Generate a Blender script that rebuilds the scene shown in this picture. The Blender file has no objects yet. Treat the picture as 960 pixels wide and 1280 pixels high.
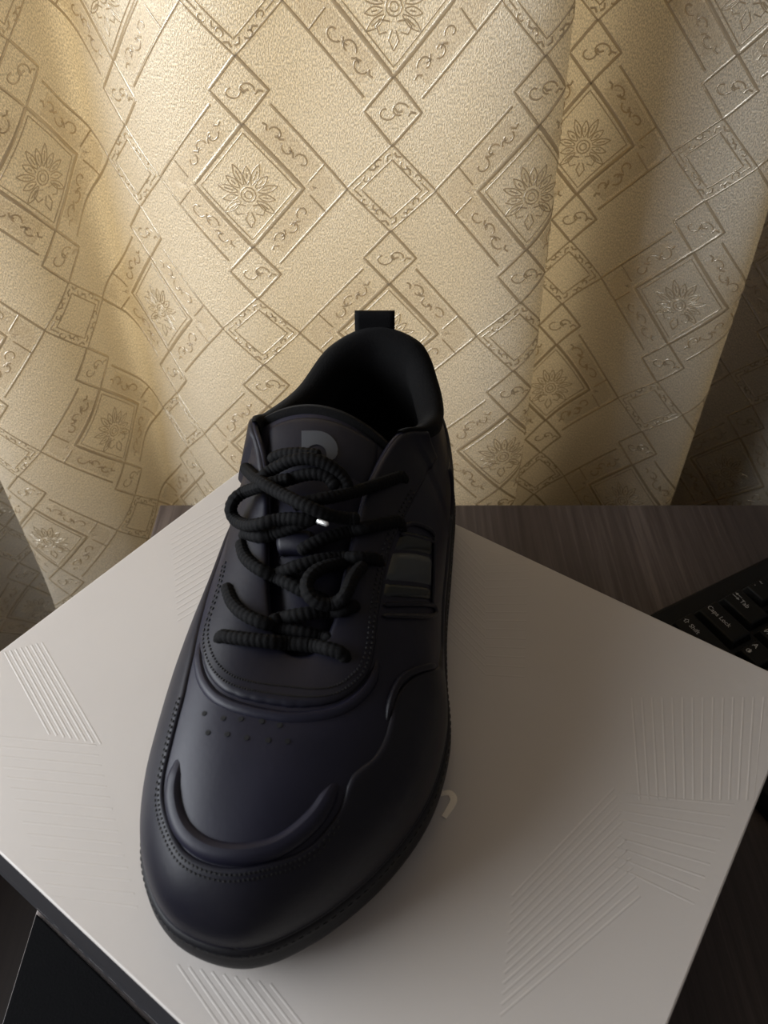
import bpy, bmesh, math, random
import numpy as np
from mathutils import Vector, Matrix
R = math.radians
random.seed(7)
scene = bpy.context.scene
col = scene.collection

# ------------------------------------------------------------------ camera, world, light, exposure
CAM_Z = 0.32                                   # lens height above the box lid (lid top is z = 0)
cam = bpy.data.objects.new('camera', bpy.data.cameras.new('camera'))
col.objects.link(cam)
cam.location = (0, 0, CAM_Z)
cam.rotation_euler = (R(90-42.5), 0, 0)
cam.data.sensor_fit = 'VERTICAL'; cam.data.sensor_height = 36.0; cam.data.sensor_width = 27.0
cam.data.lens = 36.0*1013/1280
cam.data.clip_start = .01
cam.data.dof.use_dof = True; cam.data.dof.focus_distance = .42; cam.data.dof.aperture_fstop = 16.0
scene.camera = cam

world = bpy.data.worlds.new('world'); scene.world = world; world.use_nodes = True
bg = world.node_tree.nodes['Background']
bg.inputs[0].default_value = (.98, .90, .88, 1); bg.inputs[1].default_value = .13

def area(name, loc, rot, sx, sy, power, colr, spread=180):
    l = bpy.data.lights.new(name, 'AREA'); l.shape = 'RECTANGLE'; l.size = sx; l.size_y = sy
    l.energy = power; l.color = colr; l.spread = R(spread)
    o = bpy.data.objects.new(name, l); col.objects.link(o); o.location = loc; o.rotation_euler = rot
    return o
# daylight standing in the window behind the curtain, and in the room's other window to the left
area('back_window_daylight', (-.16, 1.10, .85), (R(-90), 0, 0), 1.50, 2.2, 45, (1.0, .95, .85))
area('left_window_daylight', (-.90, .10, .40), (0, R(-90), 0), .62, .90, 17.5, (.91, .95, 1.0))
scene.view_settings.view_transform = 'Standard'; scene.view_settings.look = 'None'
scene.view_settings.gamma = 1.0; scene.view_settings.use_curve_mapping = False
scene.view_settings.exposure = 0.0

# ------------------------------------------------------------------ helpers
def tag(o, label=None, cat=None, group=None, kind=None):
    if label: o['label'] = label
    if cat: o['category'] = cat
    if group: o['group'] = group
    if kind: o['kind'] = kind
    return o
def empty(name, loc=(0, 0, 0), rz=0):
    o = bpy.data.objects.new(name, None); col.objects.link(o); o.location = loc; o.rotation_euler = (0, 0, rz)
    o.empty_display_size = .02
    return o
def mesh_obj(name, verts, faces, mat, parent=None, smooth=False):
    me = bpy.data.meshes.new(name)
    me.from_pydata([tuple(map(float, v)) for v in verts], [], [tuple(map(int, f)) for f in faces]); me.update()
    if smooth:
        me.polygons.foreach_set('use_smooth', [True]*len(me.polygons))
    me.materials.append(mat)
    o = bpy.data.objects.new(name, me); col.objects.link(o)
    if parent: o.parent = parent
    return o
class MB:
    """collects vertices and faces for one mesh"""
    def __init__(s): s.v = []; s.f = []
    def add(s, v, f):
        n = len(s.v); s.v += [tuple(p) for p in v]; s.f += [tuple(i+n for i in q) for q in f]
    def box(s, x0, x1, y0, y1, z0, z1):
        s.add([(x0,y0,z0),(x1,y0,z0),(x1,y1,z0),(x0,y1,z0),(x0,y0,z1),(x1,y0,z1),(x1,y1,z1),(x0,y1,z1)],
              [(0,3,2,1),(4,5,6,7),(0,1,5,4),(1,2,6,5),(2,3,7,6),(3,0,4,7)])
    def grid(s, G, cyc=False):
        n, m = len(G), len(G[0]); v = [tuple(G[i][j]) for i in range(n) for j in range(m)]; f = []
        for i in range(n if cyc else n-1):
            for j in range(m-1):
                a, b = i*m+j, ((i+1) % n)*m+j
                f.append((a, b, b+1, a+1))
        s.add(v, f)
    def build(s, name, mat, parent=None, smooth=False): return mesh_obj(name, s.v, s.f, mat, parent, smooth)
def fix_normals(o):
    bm = bmesh.new(); bm.from_mesh(o.data); bmesh.ops.recalc_face_normals(bm, faces=bm.faces); bm.to_mesh(o.data); bm.free()
def bevel(o, w, seg=2):
    m = o.modifiers.new('bevel', 'BEVEL'); m.width = w; m.segments = seg; m.limit_method = 'ANGLE'; m.angle_limit = R(40)
    return o
def spline(P, n):
    """n points evenly spaced on a Catmull-Rom through P"""
    P = np.array(P, float); out = []
    for j in range(len(P)-1):
        p0, p1, p2, p3 = P[max(j-1, 0)], P[j], P[j+1], P[min(j+2, len(P)-1)]
        for f in np.linspace(0, 1, 16, endpoint=False):
            out.append(.5*((2*p1)+(p2-p0)*f+(2*p0-5*p1+4*p2-p3)*f*f+(3*p1-p0-3*p2+p3)*f**3))
    out.append(P[-1]); out = np.array(out)
    s = np.r_[0, np.cumsum(np.linalg.norm(np.diff(out, axis=0), axis=1))]
    x = np.linspace(0, s[-1], n)
    return np.stack([np.interp(x, s, out[:, c]) for c in range(P.shape[1])], 1), s[-1]
def tube(P, rad, seg=10, ribs=0, pitch=.0022, amp=.10):
    """swept tube with round ends; ribs>0 gives a twisted-cord surface"""
    P = np.array(P, float); d = np.gradient(P, axis=0); d /= np.linalg.norm(d, axis=1)[:, None]+1e-12
    up = np.array([0, 0, 1.]); mb = MB(); G = []
    s = np.r_[0, np.cumsum(np.linalg.norm(np.diff(P, axis=0), axis=1))]; L = s[-1]
    prev = None
    for i in range(len(P)):
        n = up - d[i]*(up@d[i]) if prev is None else prev - d[i]*(prev@d[i])
        if np.linalg.norm(n) < 1e-6: n = np.cross(d[i], [1, 0, 0])
        n /= np.linalg.norm(n); prev = n; b = np.cross(d[i], n)
        r0 = rad(s[i]/L) if callable(rad) else rad
        e = min(s[i], L-s[i]); r0 *= math.sqrt(max(0.02, 1-(1-min(e/(.8*r0+1e-9), 1))**2))
        ring = []
        for j in range(seg):
            th = 2*math.pi*j/seg
            r = r0*(1+amp*abs(math.sin(math.pi*s[i]/pitch + .5*math.cos(th)))-amp*.5) if ribs else r0
            ring.append(P[i]+(n*math.cos(th)+b*math.sin(th))*r)
        G.append(ring+[ring[0]])
    mb.grid(G); k = seg+1
    mb.f.append(tuple(range(seg-1, -1, -1))); mb.f.append(tuple((len(P)-1)*k+j for j in range(seg)))
    return mb

# ------------------------------------------------------------------ materials
def mat(name, colr, rough=.5, metal=0, spec=.5, bump=None, noise=None, coat=0, sheen=0):
    """bump=(scale, strength, distance); noise=(scale, colour2, lo, hi)"""
    m = bpy.data.materials.new(name); m.use_nodes = True; nt = m.node_tree; b = nt.nodes['Principled BSDF']
    b.inputs['Base Color'].default_value = (*colr, 1); b.inputs['Roughness'].default_value = rough
    b.inputs['Metallic'].default_value = metal; b.inputs['Specular IOR Level'].default_value = spec
    b.inputs['Coat Weight'].default_value = coat; b.inputs['Sheen Weight'].default_value = sheen
    tc = nt.nodes.new('ShaderNodeTexCoord')
    if noise:
        n = nt.nodes.new('ShaderNodeTexNoise'); n.inputs['Scale'].default_value = noise[0]; n.inputs['Detail'].default_value = 4
        r = nt.nodes.new('ShaderNodeValToRGB'); r.color_ramp.elements[0].position = noise[2]; r.color_ramp.elements[1].position = noise[3]
        r.color_ramp.elements[0].color = (*colr, 1); r.color_ramp.elements[1].color = (*noise[1], 1)
        nt.links.new(tc.outputs['Object'], n.inputs['Vector']); nt.links.new(n.outputs['Fac'], r.inputs['Fac'])
        nt.links.new(r.outputs['Color'], b.inputs['Base Color'])
    if bump:
        n = nt.nodes.new('ShaderNodeTexNoise'); n.inputs['Scale'].default_value = bump[0]; n.inputs['Detail'].default_value = 5
        u = nt.nodes.new('ShaderNodeBump'); u.inputs['Strength'].default_value = bump[1]; u.inputs['Distance'].default_value = bump[2]
        nt.links.new(tc.outputs['Object'], n.inputs['Vector']); nt.links.new(n.outputs['Fac'], u.inputs['Height'])
        nt.links.new(u.outputs['Normal'], b.inputs['Normal'])
    return m
def wood(name, c1, c2, c3):
    m = bpy.data.materials.new(name); m.use_nodes = True; nt = m.node_tree; b = nt.nodes['Principled BSDF']
    tc = nt.nodes.new('ShaderNodeTexCoord'); mp = nt.nodes.new('ShaderNodeMapping'); mp.inputs['Scale'].default_value = (260, 7, 60)
    n = nt.nodes.new('ShaderNodeTexNoise'); n.inputs['Scale'].default_value = 1; n.inputs['Detail'].default_value = 6; n.inputs['Roughness'].default_value = .65
    mp2 = nt.nodes.new('ShaderNodeMapping'); mp2.inputs['Scale'].default_value = (30, 2, 10)
    n2 = nt.nodes.new('ShaderNodeTexNoise'); n2.inputs['Scale'].default_value = 1; n2.inputs['Detail'].default_value = 3
    r = nt.nodes.new('ShaderNodeValToRGB'); e = r.color_ramp.elements
    e[0].position = .30; e[0].color = (*c1, 1); e[1].position = .72; e[1].color = (*c3, 1)
    k = e.new(.52); k.color = (*c2, 1)
    mx = nt.nodes.new('ShaderNodeMath'); mx.operation = 'MULTIPLY_ADD'; mx.inputs[1].default_value = .55
    sc = nt.nodes.new('ShaderNodeMath'); sc.operation = 'MULTIPLY'; sc.inputs[1].default_value = .45
    u = nt.nodes.new('ShaderNodeBump'); u.inputs['Strength'].default_value = .5; u.inputs['Distance'].default_value = .0006
    L = nt.links.new
    L(tc.outputs['Object'], mp.inputs['Vector']); L(tc.outputs['Object'], mp2.inputs['Vector'])
    L(mp.outputs['Vector'], n.inputs['Vector']); L(mp2.outputs['Vector'], n2.inputs['Vector'])
    L(n2.outputs['Fac'], sc.inputs[0]); L(n.outputs['Fac'], mx.inputs[0]); L(sc.outputs[0], mx.inputs[2])
    L(mx.outputs[0], r.inputs['Fac']); L(r.outputs['Color'], b.inputs['Base Color'])
    L(n.outputs['Fac'], u.inputs['Height']); L(u.outputs['Normal'], b.inputs['Normal'])
    b.inputs['Roughness'].default_value = .48
    return m
def cloth(name, front, through, weave=True, gloss=.12, grough=.35, trans=.6, sheer=0):
    """woven curtain cloth: diffuse + translucent + a satin gloss, fine thread relief"""
    m = bpy.data.materials.new(name); m.use_nodes = True; nt = m.node_tree; nt.nodes.remove(nt.nodes['Principled BSDF'])
    out = nt.nodes['Material Output']; L = nt.links.new
    d = nt.nodes.new('ShaderNodeBsdfDiffuse'); t = nt.nodes.new('ShaderNodeBsdfTranslucent'); g = nt.nodes.new('ShaderNodeBsdfGlossy')
    d.inputs['Color'].default_value = (*front, 1); t.inputs['Color'].default_value = (*through, 1)
    g.inputs['Color'].default_value = (.95, .9, .78, 1); g.inputs['Roughness'].default_value = grough
    m1 = nt.nodes.new('ShaderNodeMixShader'); m1.inputs[0].default_value = trans
    m2 = nt.nodes.new('ShaderNodeMixShader'); m2.inputs[0].default_value = gloss
    L(d.outputs[0], m1.inputs[1]); L(t.outputs[0], m1.inputs[2]); L(m1.outputs[0], m2.inputs[1]); L(g.outputs[0], m2.inputs[2])
    if sheer:
        tp = nt.nodes.new('ShaderNodeBsdfTransparent'); m3 = nt.nodes.new('ShaderNodeMixShader'); m3.inputs[0].default_value = sheer
        L(m2.outputs[0], m3.inputs[1]); L(tp.outputs[0], m3.inputs[2]); L(m3.outputs[0], out.inputs['Surface'])
    else:
        L(m2.outputs[0], out.inputs['Surface'])
    uv = nt.nodes.new('ShaderNodeUVMap'); mp = nt.nodes.new('ShaderNodeMapping')
    mp.inputs['Scale'].default_value = (1500, 700, 1) if weave else (500, 1600, 1)
    n = nt.nodes.new('ShaderNodeTexNoise'); n.inputs['Scale'].default_value = 1; n.inputs['Detail'].default_value = 3
    u = nt.nodes.new('ShaderNodeBump'); u.inputs['Strength'].default_value = 1.0 if weave else .3; u.inputs['Distance'].default_value = .0008
    L(uv.outputs[0], mp.inputs['Vector']); L(mp.outputs[0], n.inputs['Vector']); L(n.outputs['Fac'], u.inputs['Height'])
    for x in (d, g): L(u.outputs[0], x.inputs['Normal'])
    if weave:
        r = nt.nodes.new('ShaderNodeValToRGB'); e = r.color_ramp.elements
        e[0].position = .40; e[0].color = (*(c*.58 for c in through), 1); e[1].position = .60; e[1].color = (*(min(1, c*1.08) for c in through), 1)
        L(n.outputs['Fac'], r.inputs['Fac']); L(r.outputs['Color'], t.inputs['Color'])
        r2 = nt.nodes.new('ShaderNodeValToRGB'); e = r2.color_ramp.elements
        e[0].position = .40; e[0].color = (*(c*.52 for c in front), 1); e[1].position = .60; e[1].color = (*(min(1, c*1.12) for c in front), 1)
        L(n.outputs['Fac'], r2.inputs['Fac']); L(r2.outputs['Color'], d.inputs['Color'])
    return m
M = dict(
    wall=mat('wall_paint', (.55, .50, .43), .8, bump=(60, .2, .002)),
    floor=wood('floor_wood', (.020, .013, .012), (.032, .022, .020), (.045, .032, .028)),
    desk=wood('desk_wood', (.030, .020, .018), (.070, .052, .046), (.16, .125, .11)),
    pvc=mat('window_frame', (.8, .8, .8), .35, bump=(40, .1, .001)),
    lid=mat('pearl_paper', (.575, .535, .50), .44, noise=(9, (.60, .56, .525), .4, .7), bump=(300, .08, .0004)),
    rib=mat('pearl_relief', (.592, .552, .516), .38, bump=(300, .08, .0004)),
    rim=mat('dark_rim', (.022, .021, .024), .55, noise=(25, (.028, .027, .031), .4, .7)),
    slab=mat('black_slab', (.0020, .0020, .0025), .9, spec=.12, bump=(800, .4, .0005)),
    body=mat('box_board', (.020, .020, .024), .6, noise=(25, (.028, .027, .032), .4, .7)),
    ink=mat('cream_foil', (.97, .88, .74), .35, bump=(200, .1, .0003)),
    leather=mat('black_leather', (.0075, .0075, .0170), .46, spec=.30, bump=(420, .10, .0006), noise=(30, (.0108, .0106, .0225), .4, .7)),
    leather2=mat('black_overlay', (.0060, .0060, .0125), .44, spec=.26, bump=(420, .10, .0006), noise=(30, (.0115, .011, .016), .4, .7)),
    rubber=mat('black_rubber', (.0055, .0053, .0075), .55, spec=.3, bump=(500, .15, .0005)),
    lining=mat('black_lining', (.0026, .0025, .0028), .9, spec=.12, bump=(1200, .5, .0006), sheen=.04),
    cord=mat('black_cord', (.0026, .0026, .0031), .8, spec=.15, bump=(1500, .5, .0004)),
    thread=mat('black_thread', (.0040, .0040, .0050), .7, bump=(900, .3, .0003)),
    hole=mat('punched_hole', (.0015, .0015, .0018), .9, bump=(300, .1, .0003)),
    logo=mat('slate_print', (.040, .045, .055), .45, bump=(300, .1, .0003)),
    stripe=mat('slate_stripe', (.036, .043, .046), .38, bump=(300, .1, .0003)),
    satin=mat('satin_stripe', (.006, .009, .009), .30, bump=(300, .1, .0003)),
    silver=mat('aglet_silver', (.8, .8, .78), .25, metal=.6, bump=(300, .1, .0003)),
    kb=mat('keyboard_case', (.0045, .0045, .005), .45, spec=.25, bump=(600, .15, .0004)),
    key=mat('keycap', (.0035, .0038, .004), .45, spec=.25, bump=(900, .2, .0003)),
    legend=mat('legend_print', (.50, .50, .50), .5, bump=(300, .1, .0002)),
)

# surface coordinates of seams, ridges, laces (station, height) and plan coordinates of the box print
BAKED = {
 'eyestay': [(6.497,0.4855),(6.127,0.5149),(5.746,0.5437),(5.38,0.5672),(5.053,0.5766),(4.778,0.5698),(4.516,0.5599),(4.264,0.5493),(3.944,0.5602),(3.544,0.5988),(3.084,0.6486),(2.555,0.7036),(2.0,0.7564),(1.419,0.7947),(0.809,0.8169),(0.238,0.8253),(-0.409,0.8178),(-1.039,0.7936),(-1.57,0.7629),(-2.025,0.732),(-2.424,0.7087),(-2.786,0.6931),(-3.106,0.6946),(-3.399,0.7052),(-3.685,0.7168),(-3.979,0.7248),(-4.298,0.7237),(-4.623,0.7156),(-4.934,0.7068),(-5.226,0.6969),(-5.519,0.6773),(-5.831,0.6511),(-6.162,0.6288),(-6.493,0.6086),(-6.869,0.5936),(-7.368,0.6213),(-7.969,0.7237)],
 'toe_guard': [(3.341,0.499),(3.164,0.4874),(2.992,0.4729),(2.824,0.457),(2.659,0.4403),(2.51,0.4201),(2.363,0.3989),(2.199,0.3807),(1.994,0.3696),(1.767,0.3635),(1.534,0.3585),(1.307,0.3508),(1.069,0.3446),(0.826,0.3444),(0.604,0.3477),(0.392,0.3525),(0.182,0.3588),(-0.037,0.3651),(-0.264,0.3675),(-0.49,0.3645),(-0.709,0.3581),(-0.914,0.3532),(-1.094,0.3557),(-1.246,0.3665),(-1.381,0.3817),(-1.51,0.3997),(-1.62,0.4239),(-1.699,0.4573),(-1.82,0.4814),(-2.031,0.4767),(-2.256,0.4634),(-2.45,0.4663),(-2.626,0.4786),(-2.791,0.4965),(-2.947,0.5194),(-3.157,0.5271),(-3.43,0.507),(-3.731,0.4617),(-4.055,0.3833),(-4.541,0.2318)],
 'ridge': [(2.462,0.4941),(2.37,0.4831),(2.286,0.4707),(2.204,0.4579),(2.122,0.4449),(2.036,0.4325),(1.941,0.4217),(1.833,0.4131),(1.722,0.4052),(1.604,0.3983),(1.48,0.3926),(1.349,0.3881),(1.209,0.3855),(1.063,0.3842),(0.918,0.3835),(0.783,0.3835),(0.654,0.3847),(0.53,0.3871),(0.407,0.3904),(0.286,0.3939),(0.163,0.3974),(0.035,0.4002),(-0.098,0.4021),(-0.23,0.4027),(-0.361,0.4029),(-0.487,0.4032),(-0.606,0.4045),(-0.716,0.4075),(-0.821,0.4118),(-0.92,0.4171),(-1.015,0.4232),(-1.107,0.4299),(-1.194,0.4377),(-1.272,0.4477),(-1.344,0.4592),(-1.415,0.4713),(-1.489,0.4828),(-1.57,0.493),(-1.652,0.5031),(-1.739,0.5128)],
 'perforations': [(2.434,0.621),(1.832,0.6905),(1.306,0.7371),(0.635,0.7658),(0.057,0.7664),(1.96,0.6215),(1.423,0.6766),(0.834,0.7055),(0.248,0.7205),(-0.341,0.7146)],
 'stripe_a': [(-5.79,0.6299),(-6.361,0.3856),(-6.129,0.3587),(-5.381,0.6641)],
 'stripe_b': [(-5.31,0.6721),(-6.084,0.3543),(-5.645,0.334),(-4.782,0.6985)],
 'stripe_c': [(-4.713,0.6962),(-5.584,0.3308),(-5.396,0.3328),(-4.457,0.7069)],
 'frame_top': [(-5.729,0.6661),(-5.835,0.6391),(-5.946,0.6116),(-6.057,0.581),(-6.15,0.5457),(-6.231,0.5088),(-6.307,0.4707),(-6.381,0.4313),(-6.424,0.3954),(-6.446,0.3632)],
 'frame_top_low': [(-5.688,0.6484),(-5.762,0.6126),(-5.842,0.5763),(-5.928,0.5391),(-6.018,0.5008),(-6.113,0.4606),(-6.215,0.4178),(-6.331,0.3709)],
 'frame_a': [(-4.268,0.7072),(-4.381,0.6689),(-4.497,0.6289),(-4.617,0.5868),(-4.74,0.5424),(-4.867,0.4956),(-5.0,0.4465),(-5.142,0.3937),(-5.299,0.3333),(-5.413,0.2733),(-5.295,0.2804),(-5.08,0.3455),(-4.911,0.4043),(-4.76,0.4586),(-4.623,0.5082),(-4.495,0.5539),(-4.376,0.5963),(-4.264,0.636),(-4.157,0.6736),(-4.053,0.7095)],
 'frame_side': [(-6.396,0.3793),(-6.313,0.3682),(-6.23,0.3578),(-6.143,0.3486),(-6.051,0.3409),(-5.953,0.335),(-5.854,0.3301),(-5.753,0.3262),(-5.651,0.3232),(-5.547,0.3212),(-5.441,0.3205),(-5.334,0.3205)],
 'side_curve': [(-2.738,0.4981),(-2.807,0.5114),(-2.88,0.5237),(-2.964,0.5339),(-3.064,0.5396),(-3.178,0.5409),(-3.303,0.5373),(-3.441,0.5266),(-3.589,0.5057),(-3.74,0.4759),(-3.893,0.4402),(-4.053,0.3974),(-4.239,0.3419),(-4.494,0.2588)],
 'patch': [(-0.828,0.9505),(-0.392,0.9187),(0.178,0.958),(0.803,0.7367),(0.358,0.6633),(-0.271,0.6424),(-0.878,0.6597)],
 'logo_outer': [(-0.336,0.8144),(-0.283,0.8139),(-0.229,0.8145),(-0.176,0.8155),(-0.123,0.8158),(-0.071,0.8141),(-0.021,0.8087),(0.025,0.7994),(0.065,0.7864),(0.098,0.7702),(0.121,0.7497),(0.133,0.7268),(0.135,0.7058),(0.124,0.6892),(0.085,0.6781),(0.037,0.6715)],
 'logo_inner': [(-0.313,0.7032),(-0.282,0.7018),(-0.252,0.7022),(-0.234,0.7092),(-0.219,0.7192),(-0.196,0.7258),(-0.169,0.7315),(-0.141,0.7354),(-0.111,0.7354),(-0.082,0.7324),(-0.055,0.7272),(-0.032,0.7197),(-0.015,0.71),(-0.0,0.7013),(0.007,0.6922),(0.009,0.6828)],
 'keeper': [(-0.478,0.4403),(-0.015,0.4232),(0.046,0.3391),(-0.506,0.3549)],
 'lace_a': [(-0.0617,0.198,0.0737),(-0.0591,0.1968,0.0746),(-0.0565,0.1958,0.0754),(-0.054,0.195,0.076),(-0.0515,0.1943,0.0764),(-0.0491,0.1939,0.0766),(-0.0468,0.1935,0.0767),(-0.0444,0.1933,0.0766),(-0.0422,0.1933,0.0762),(-0.04,0.1938,0.0751),(-0.0378,0.1946,0.0738),(-0.0356,0.1947,0.0733),(-0.0332,0.1943,0.0735),(-0.0308,0.194,0.0736),(-0.0285,0.1938,0.0734),(-0.0261,0.1932,0.0737),(-0.0237,0.1921,0.0745),(-0.0214,0.1909,0.0752),(-0.0191,0.19,0.0753),(-0.0169,0.1893,0.075)],
 'lace_b': [(-0.0631,0.2204,0.0754),(-0.0618,0.2167,0.076),(-0.0603,0.213,0.0766),(-0.0583,0.2098,0.0773),(-0.0561,0.207,0.0779),(-0.0537,0.2048,0.0783),(-0.0513,0.203,0.0786),(-0.0488,0.2017,0.0787),(-0.0464,0.2009,0.0782),(-0.0442,0.2012,0.0767),(-0.0421,0.2018,0.0748),(-0.0398,0.2018,0.0739),(-0.0372,0.201,0.0741),(-0.0347,0.2001,0.0743),(-0.0322,0.1995,0.0742),(-0.0298,0.1992,0.0737),(-0.0274,0.1992,0.0728),(-0.025,0.1991,0.0719),(-0.0225,0.1982,0.0721),(-0.0199,0.1958,0.074)],
 'lace_c': [(-0.043,0.2014,0.0787),(-0.0419,0.2038,0.0764),(-0.0405,0.2048,0.0759),(-0.0388,0.2047,0.0766),(-0.0372,0.2044,0.0775),(-0.0355,0.2043,0.0782),(-0.0339,0.2043,0.0786),(-0.0323,0.2044,0.0789),(-0.0307,0.2046,0.079),(-0.0291,0.2049,0.079),(-0.0275,0.2054,0.0788),(-0.0259,0.2059,0.0784),(-0.0244,0.2065,0.0779),(-0.0228,0.2072,0.0773),(-0.0212,0.2076,0.0768),(-0.0196,0.2073,0.0773),(-0.0179,0.2065,0.0785),(-0.0163,0.2062,0.0795),(-0.0148,0.2069,0.0796),(-0.0134,0.208,0.0795)],
 'lace_d': [(-0.0595,0.2404,0.0807),(-0.0585,0.2368,0.0811),(-0.0572,0.2333,0.0817),(-0.0554,0.2301,0.0824),(-0.0533,0.2273,0.0831),(-0.0511,0.225,0.0836),(-0.0489,0.2233,0.0837),(-0.0469,0.2227,0.0829),(-0.045,0.2226,0.0815),(-0.043,0.222,0.0809),(-0.0408,0.2205,0.0811),(-0.0386,0.2189,0.0813),(-0.0365,0.2175,0.0813),(-0.0344,0.2164,0.081),(-0.0324,0.2154,0.0805),(-0.0304,0.2147,0.0798),(-0.0284,0.2142,0.0789),(-0.0264,0.214,0.0779),(-0.0244,0.214,0.0767),(-0.0223,0.2141,0.0754)],
 'lace_e': [(-0.046,0.2238,0.0789),(-0.0437,0.2236,0.0806),(-0.0415,0.2235,0.0821),(-0.0393,0.2235,0.0834),(-0.0372,0.2236,0.0845),(-0.035,0.2238,0.0854),(-0.0328,0.2243,0.0859),(-0.0307,0.2249,0.0862),(-0.0286,0.2256,0.0863),(-0.0264,0.2264,0.0862),(-0.0242,0.2272,0.0859),(-0.022,0.228,0.0854),(-0.0198,0.229,0.0847),(-0.0176,0.2297,0.0842),(-0.0153,0.2296,0.0844),(-0.013,0.2289,0.0852),(-0.0107,0.2286,0.0854),(-0.0084,0.2292,0.0847),(-0.0062,0.2301,0.0835),(-0.0039,0.231,0.0822)],
 'lace_loop': [(-0.0081,0.2264,0.0837),(-0.0097,0.2232,0.0846),(-0.0112,0.2199,0.0854),(-0.0124,0.2167,0.0859),(-0.0133,0.2135,0.0863),(-0.014,0.2104,0.0864),(-0.015,0.2079,0.0862),(-0.0165,0.2066,0.085),(-0.0184,0.2063,0.0836),(-0.0206,0.206,0.083),(-0.0228,0.2055,0.0836),(-0.025,0.2056,0.0844),(-0.027,0.2063,0.0852),(-0.0286,0.2077,0.086),(-0.0296,0.2097,0.0868),(-0.0299,0.2121,0.0875),(-0.0294,0.2145,0.088),(-0.0282,0.2167,0.0882),(-0.0265,0.2188,0.0881),(-0.0245,0.2208,0.0876),(-0.0224,0.2226,0.0867),(-0.0201,0.2246,0.0856),(-0.0179,0.2266,0.0842),(-0.0156,0.2287,0.0827)],
 'lace_f': [(-0.0349,0.2306,0.0868),(-0.033,0.2313,0.0876),(-0.0311,0.2321,0.0884),(-0.0291,0.233,0.089),(-0.0272,0.2339,0.0894),(-0.0252,0.2349,0.0897),(-0.0231,0.236,0.0896),(-0.021,0.2372,0.0894),(-0.019,0.2384,0.0891),(-0.0168,0.2398,0.0887),(-0.0147,0.241,0.0883),(-0.0125,0.2415,0.0887),(-0.0103,0.2414,0.0894),(-0.0081,0.2419,0.0897),(-0.0059,0.2433,0.089),(-0.0037,0.245,0.088),(-0.0015,0.2469,0.0869),(0.0008,0.2488,0.0856),(0.0031,0.2508,0.0842),(0.0055,0.2529,0.0827)],
 'bow_ring': [(-0.0275,0.2393,0.0964),(-0.0302,0.239,0.0969),(-0.0329,0.239,0.0972),(-0.0357,0.2392,0.0972),(-0.0385,0.2397,0.0967),(-0.0414,0.2402,0.096),(-0.0441,0.2401,0.0955),(-0.0468,0.2395,0.0952),(-0.0496,0.2395,0.0942),(-0.0526,0.2407,0.0923),(-0.0559,0.2432,0.0897),(-0.0594,0.2472,0.0867),(-0.0626,0.2513,0.0846),(-0.0647,0.2542,0.0847),(-0.0655,0.256,0.0864),(-0.065,0.2575,0.0885),(-0.0636,0.2591,0.0903),(-0.0615,0.2606,0.0914),(-0.0589,0.261,0.0928),(-0.0557,0.2593,0.0955),(-0.0523,0.257,0.0987),(-0.0493,0.2562,0.1005),(-0.0466,0.2569,0.101),(-0.0439,0.2576,0.1013),(-0.0411,0.2578,0.102),(-0.0382,0.2578,0.1027)],
 'bow_tip': [(-0.063,0.2841,0.0871),(-0.0593,0.2752,0.0915),(-0.0555,0.2663,0.0962),(-0.0517,0.2588,0.1001),(-0.0485,0.2541,0.102),(-0.0456,0.2514,0.1024),(-0.0428,0.249,0.1026),(-0.0399,0.2464,0.103),(-0.0371,0.244,0.1035),(-0.0343,0.242,0.1036),(-0.0316,0.2404,0.1033),(-0.0289,0.2393,0.1027),(-0.0263,0.2388,0.1017),(-0.0237,0.2389,0.1002),(-0.0211,0.2395,0.0984),(-0.0184,0.2405,0.0966),(-0.0156,0.2417,0.095),(-0.0127,0.2422,0.0944),(-0.0098,0.2417,0.095)],
 'bow_arc': [(-0.0552,0.2622,0.0954),(-0.0531,0.2615,0.0982),(-0.0511,0.2619,0.1001),(-0.0493,0.2632,0.101),(-0.0473,0.2643,0.1019),(-0.0451,0.2645,0.1033),(-0.0428,0.2644,0.1048),(-0.0405,0.2644,0.1061),(-0.0381,0.2643,0.1071),(-0.0357,0.2641,0.1079),(-0.0333,0.2638,0.1084),(-0.0309,0.2634,0.1086),(-0.0285,0.2629,0.1084),(-0.0262,0.2624,0.1079),(-0.024,0.2619,0.1071),(-0.022,0.2613,0.106),(-0.0201,0.2607,0.1047),(-0.0183,0.2601,0.1032),(-0.0169,0.2591,0.1017),(-0.0158,0.2577,0.1001),(-0.0151,0.2561,0.0985),(-0.0147,0.2542,0.097)],
 'bow_back': [(-0.0499,0.2757,0.0972),(-0.0482,0.2759,0.0988),(-0.0462,0.2758,0.1002),(-0.0441,0.2754,0.1013),(-0.0419,0.2749,0.1021),(-0.0396,0.2744,0.1027),(-0.0374,0.2739,0.1032),(-0.0352,0.2735,0.1035),(-0.0331,0.273,0.1037),(-0.0309,0.2725,0.1038),(-0.0288,0.272,0.1038),(-0.0267,0.2715,0.1037)],
 'bow_under': [(-0.0467,0.2606,0.0968),(-0.0444,0.2604,0.098),(-0.0421,0.2602,0.0992),(-0.0397,0.2601,0.1003),(-0.0374,0.26,0.1013),(-0.0352,0.26,0.1021),(-0.0329,0.2601,0.1027),(-0.0306,0.2601,0.1031),(-0.0282,0.2599,0.1033),(-0.026,0.2596,0.1031),(-0.0239,0.259,0.1025),(-0.0222,0.258,0.1015),(-0.0209,0.2566,0.1003),(-0.02,0.255,0.0989)],
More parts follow.
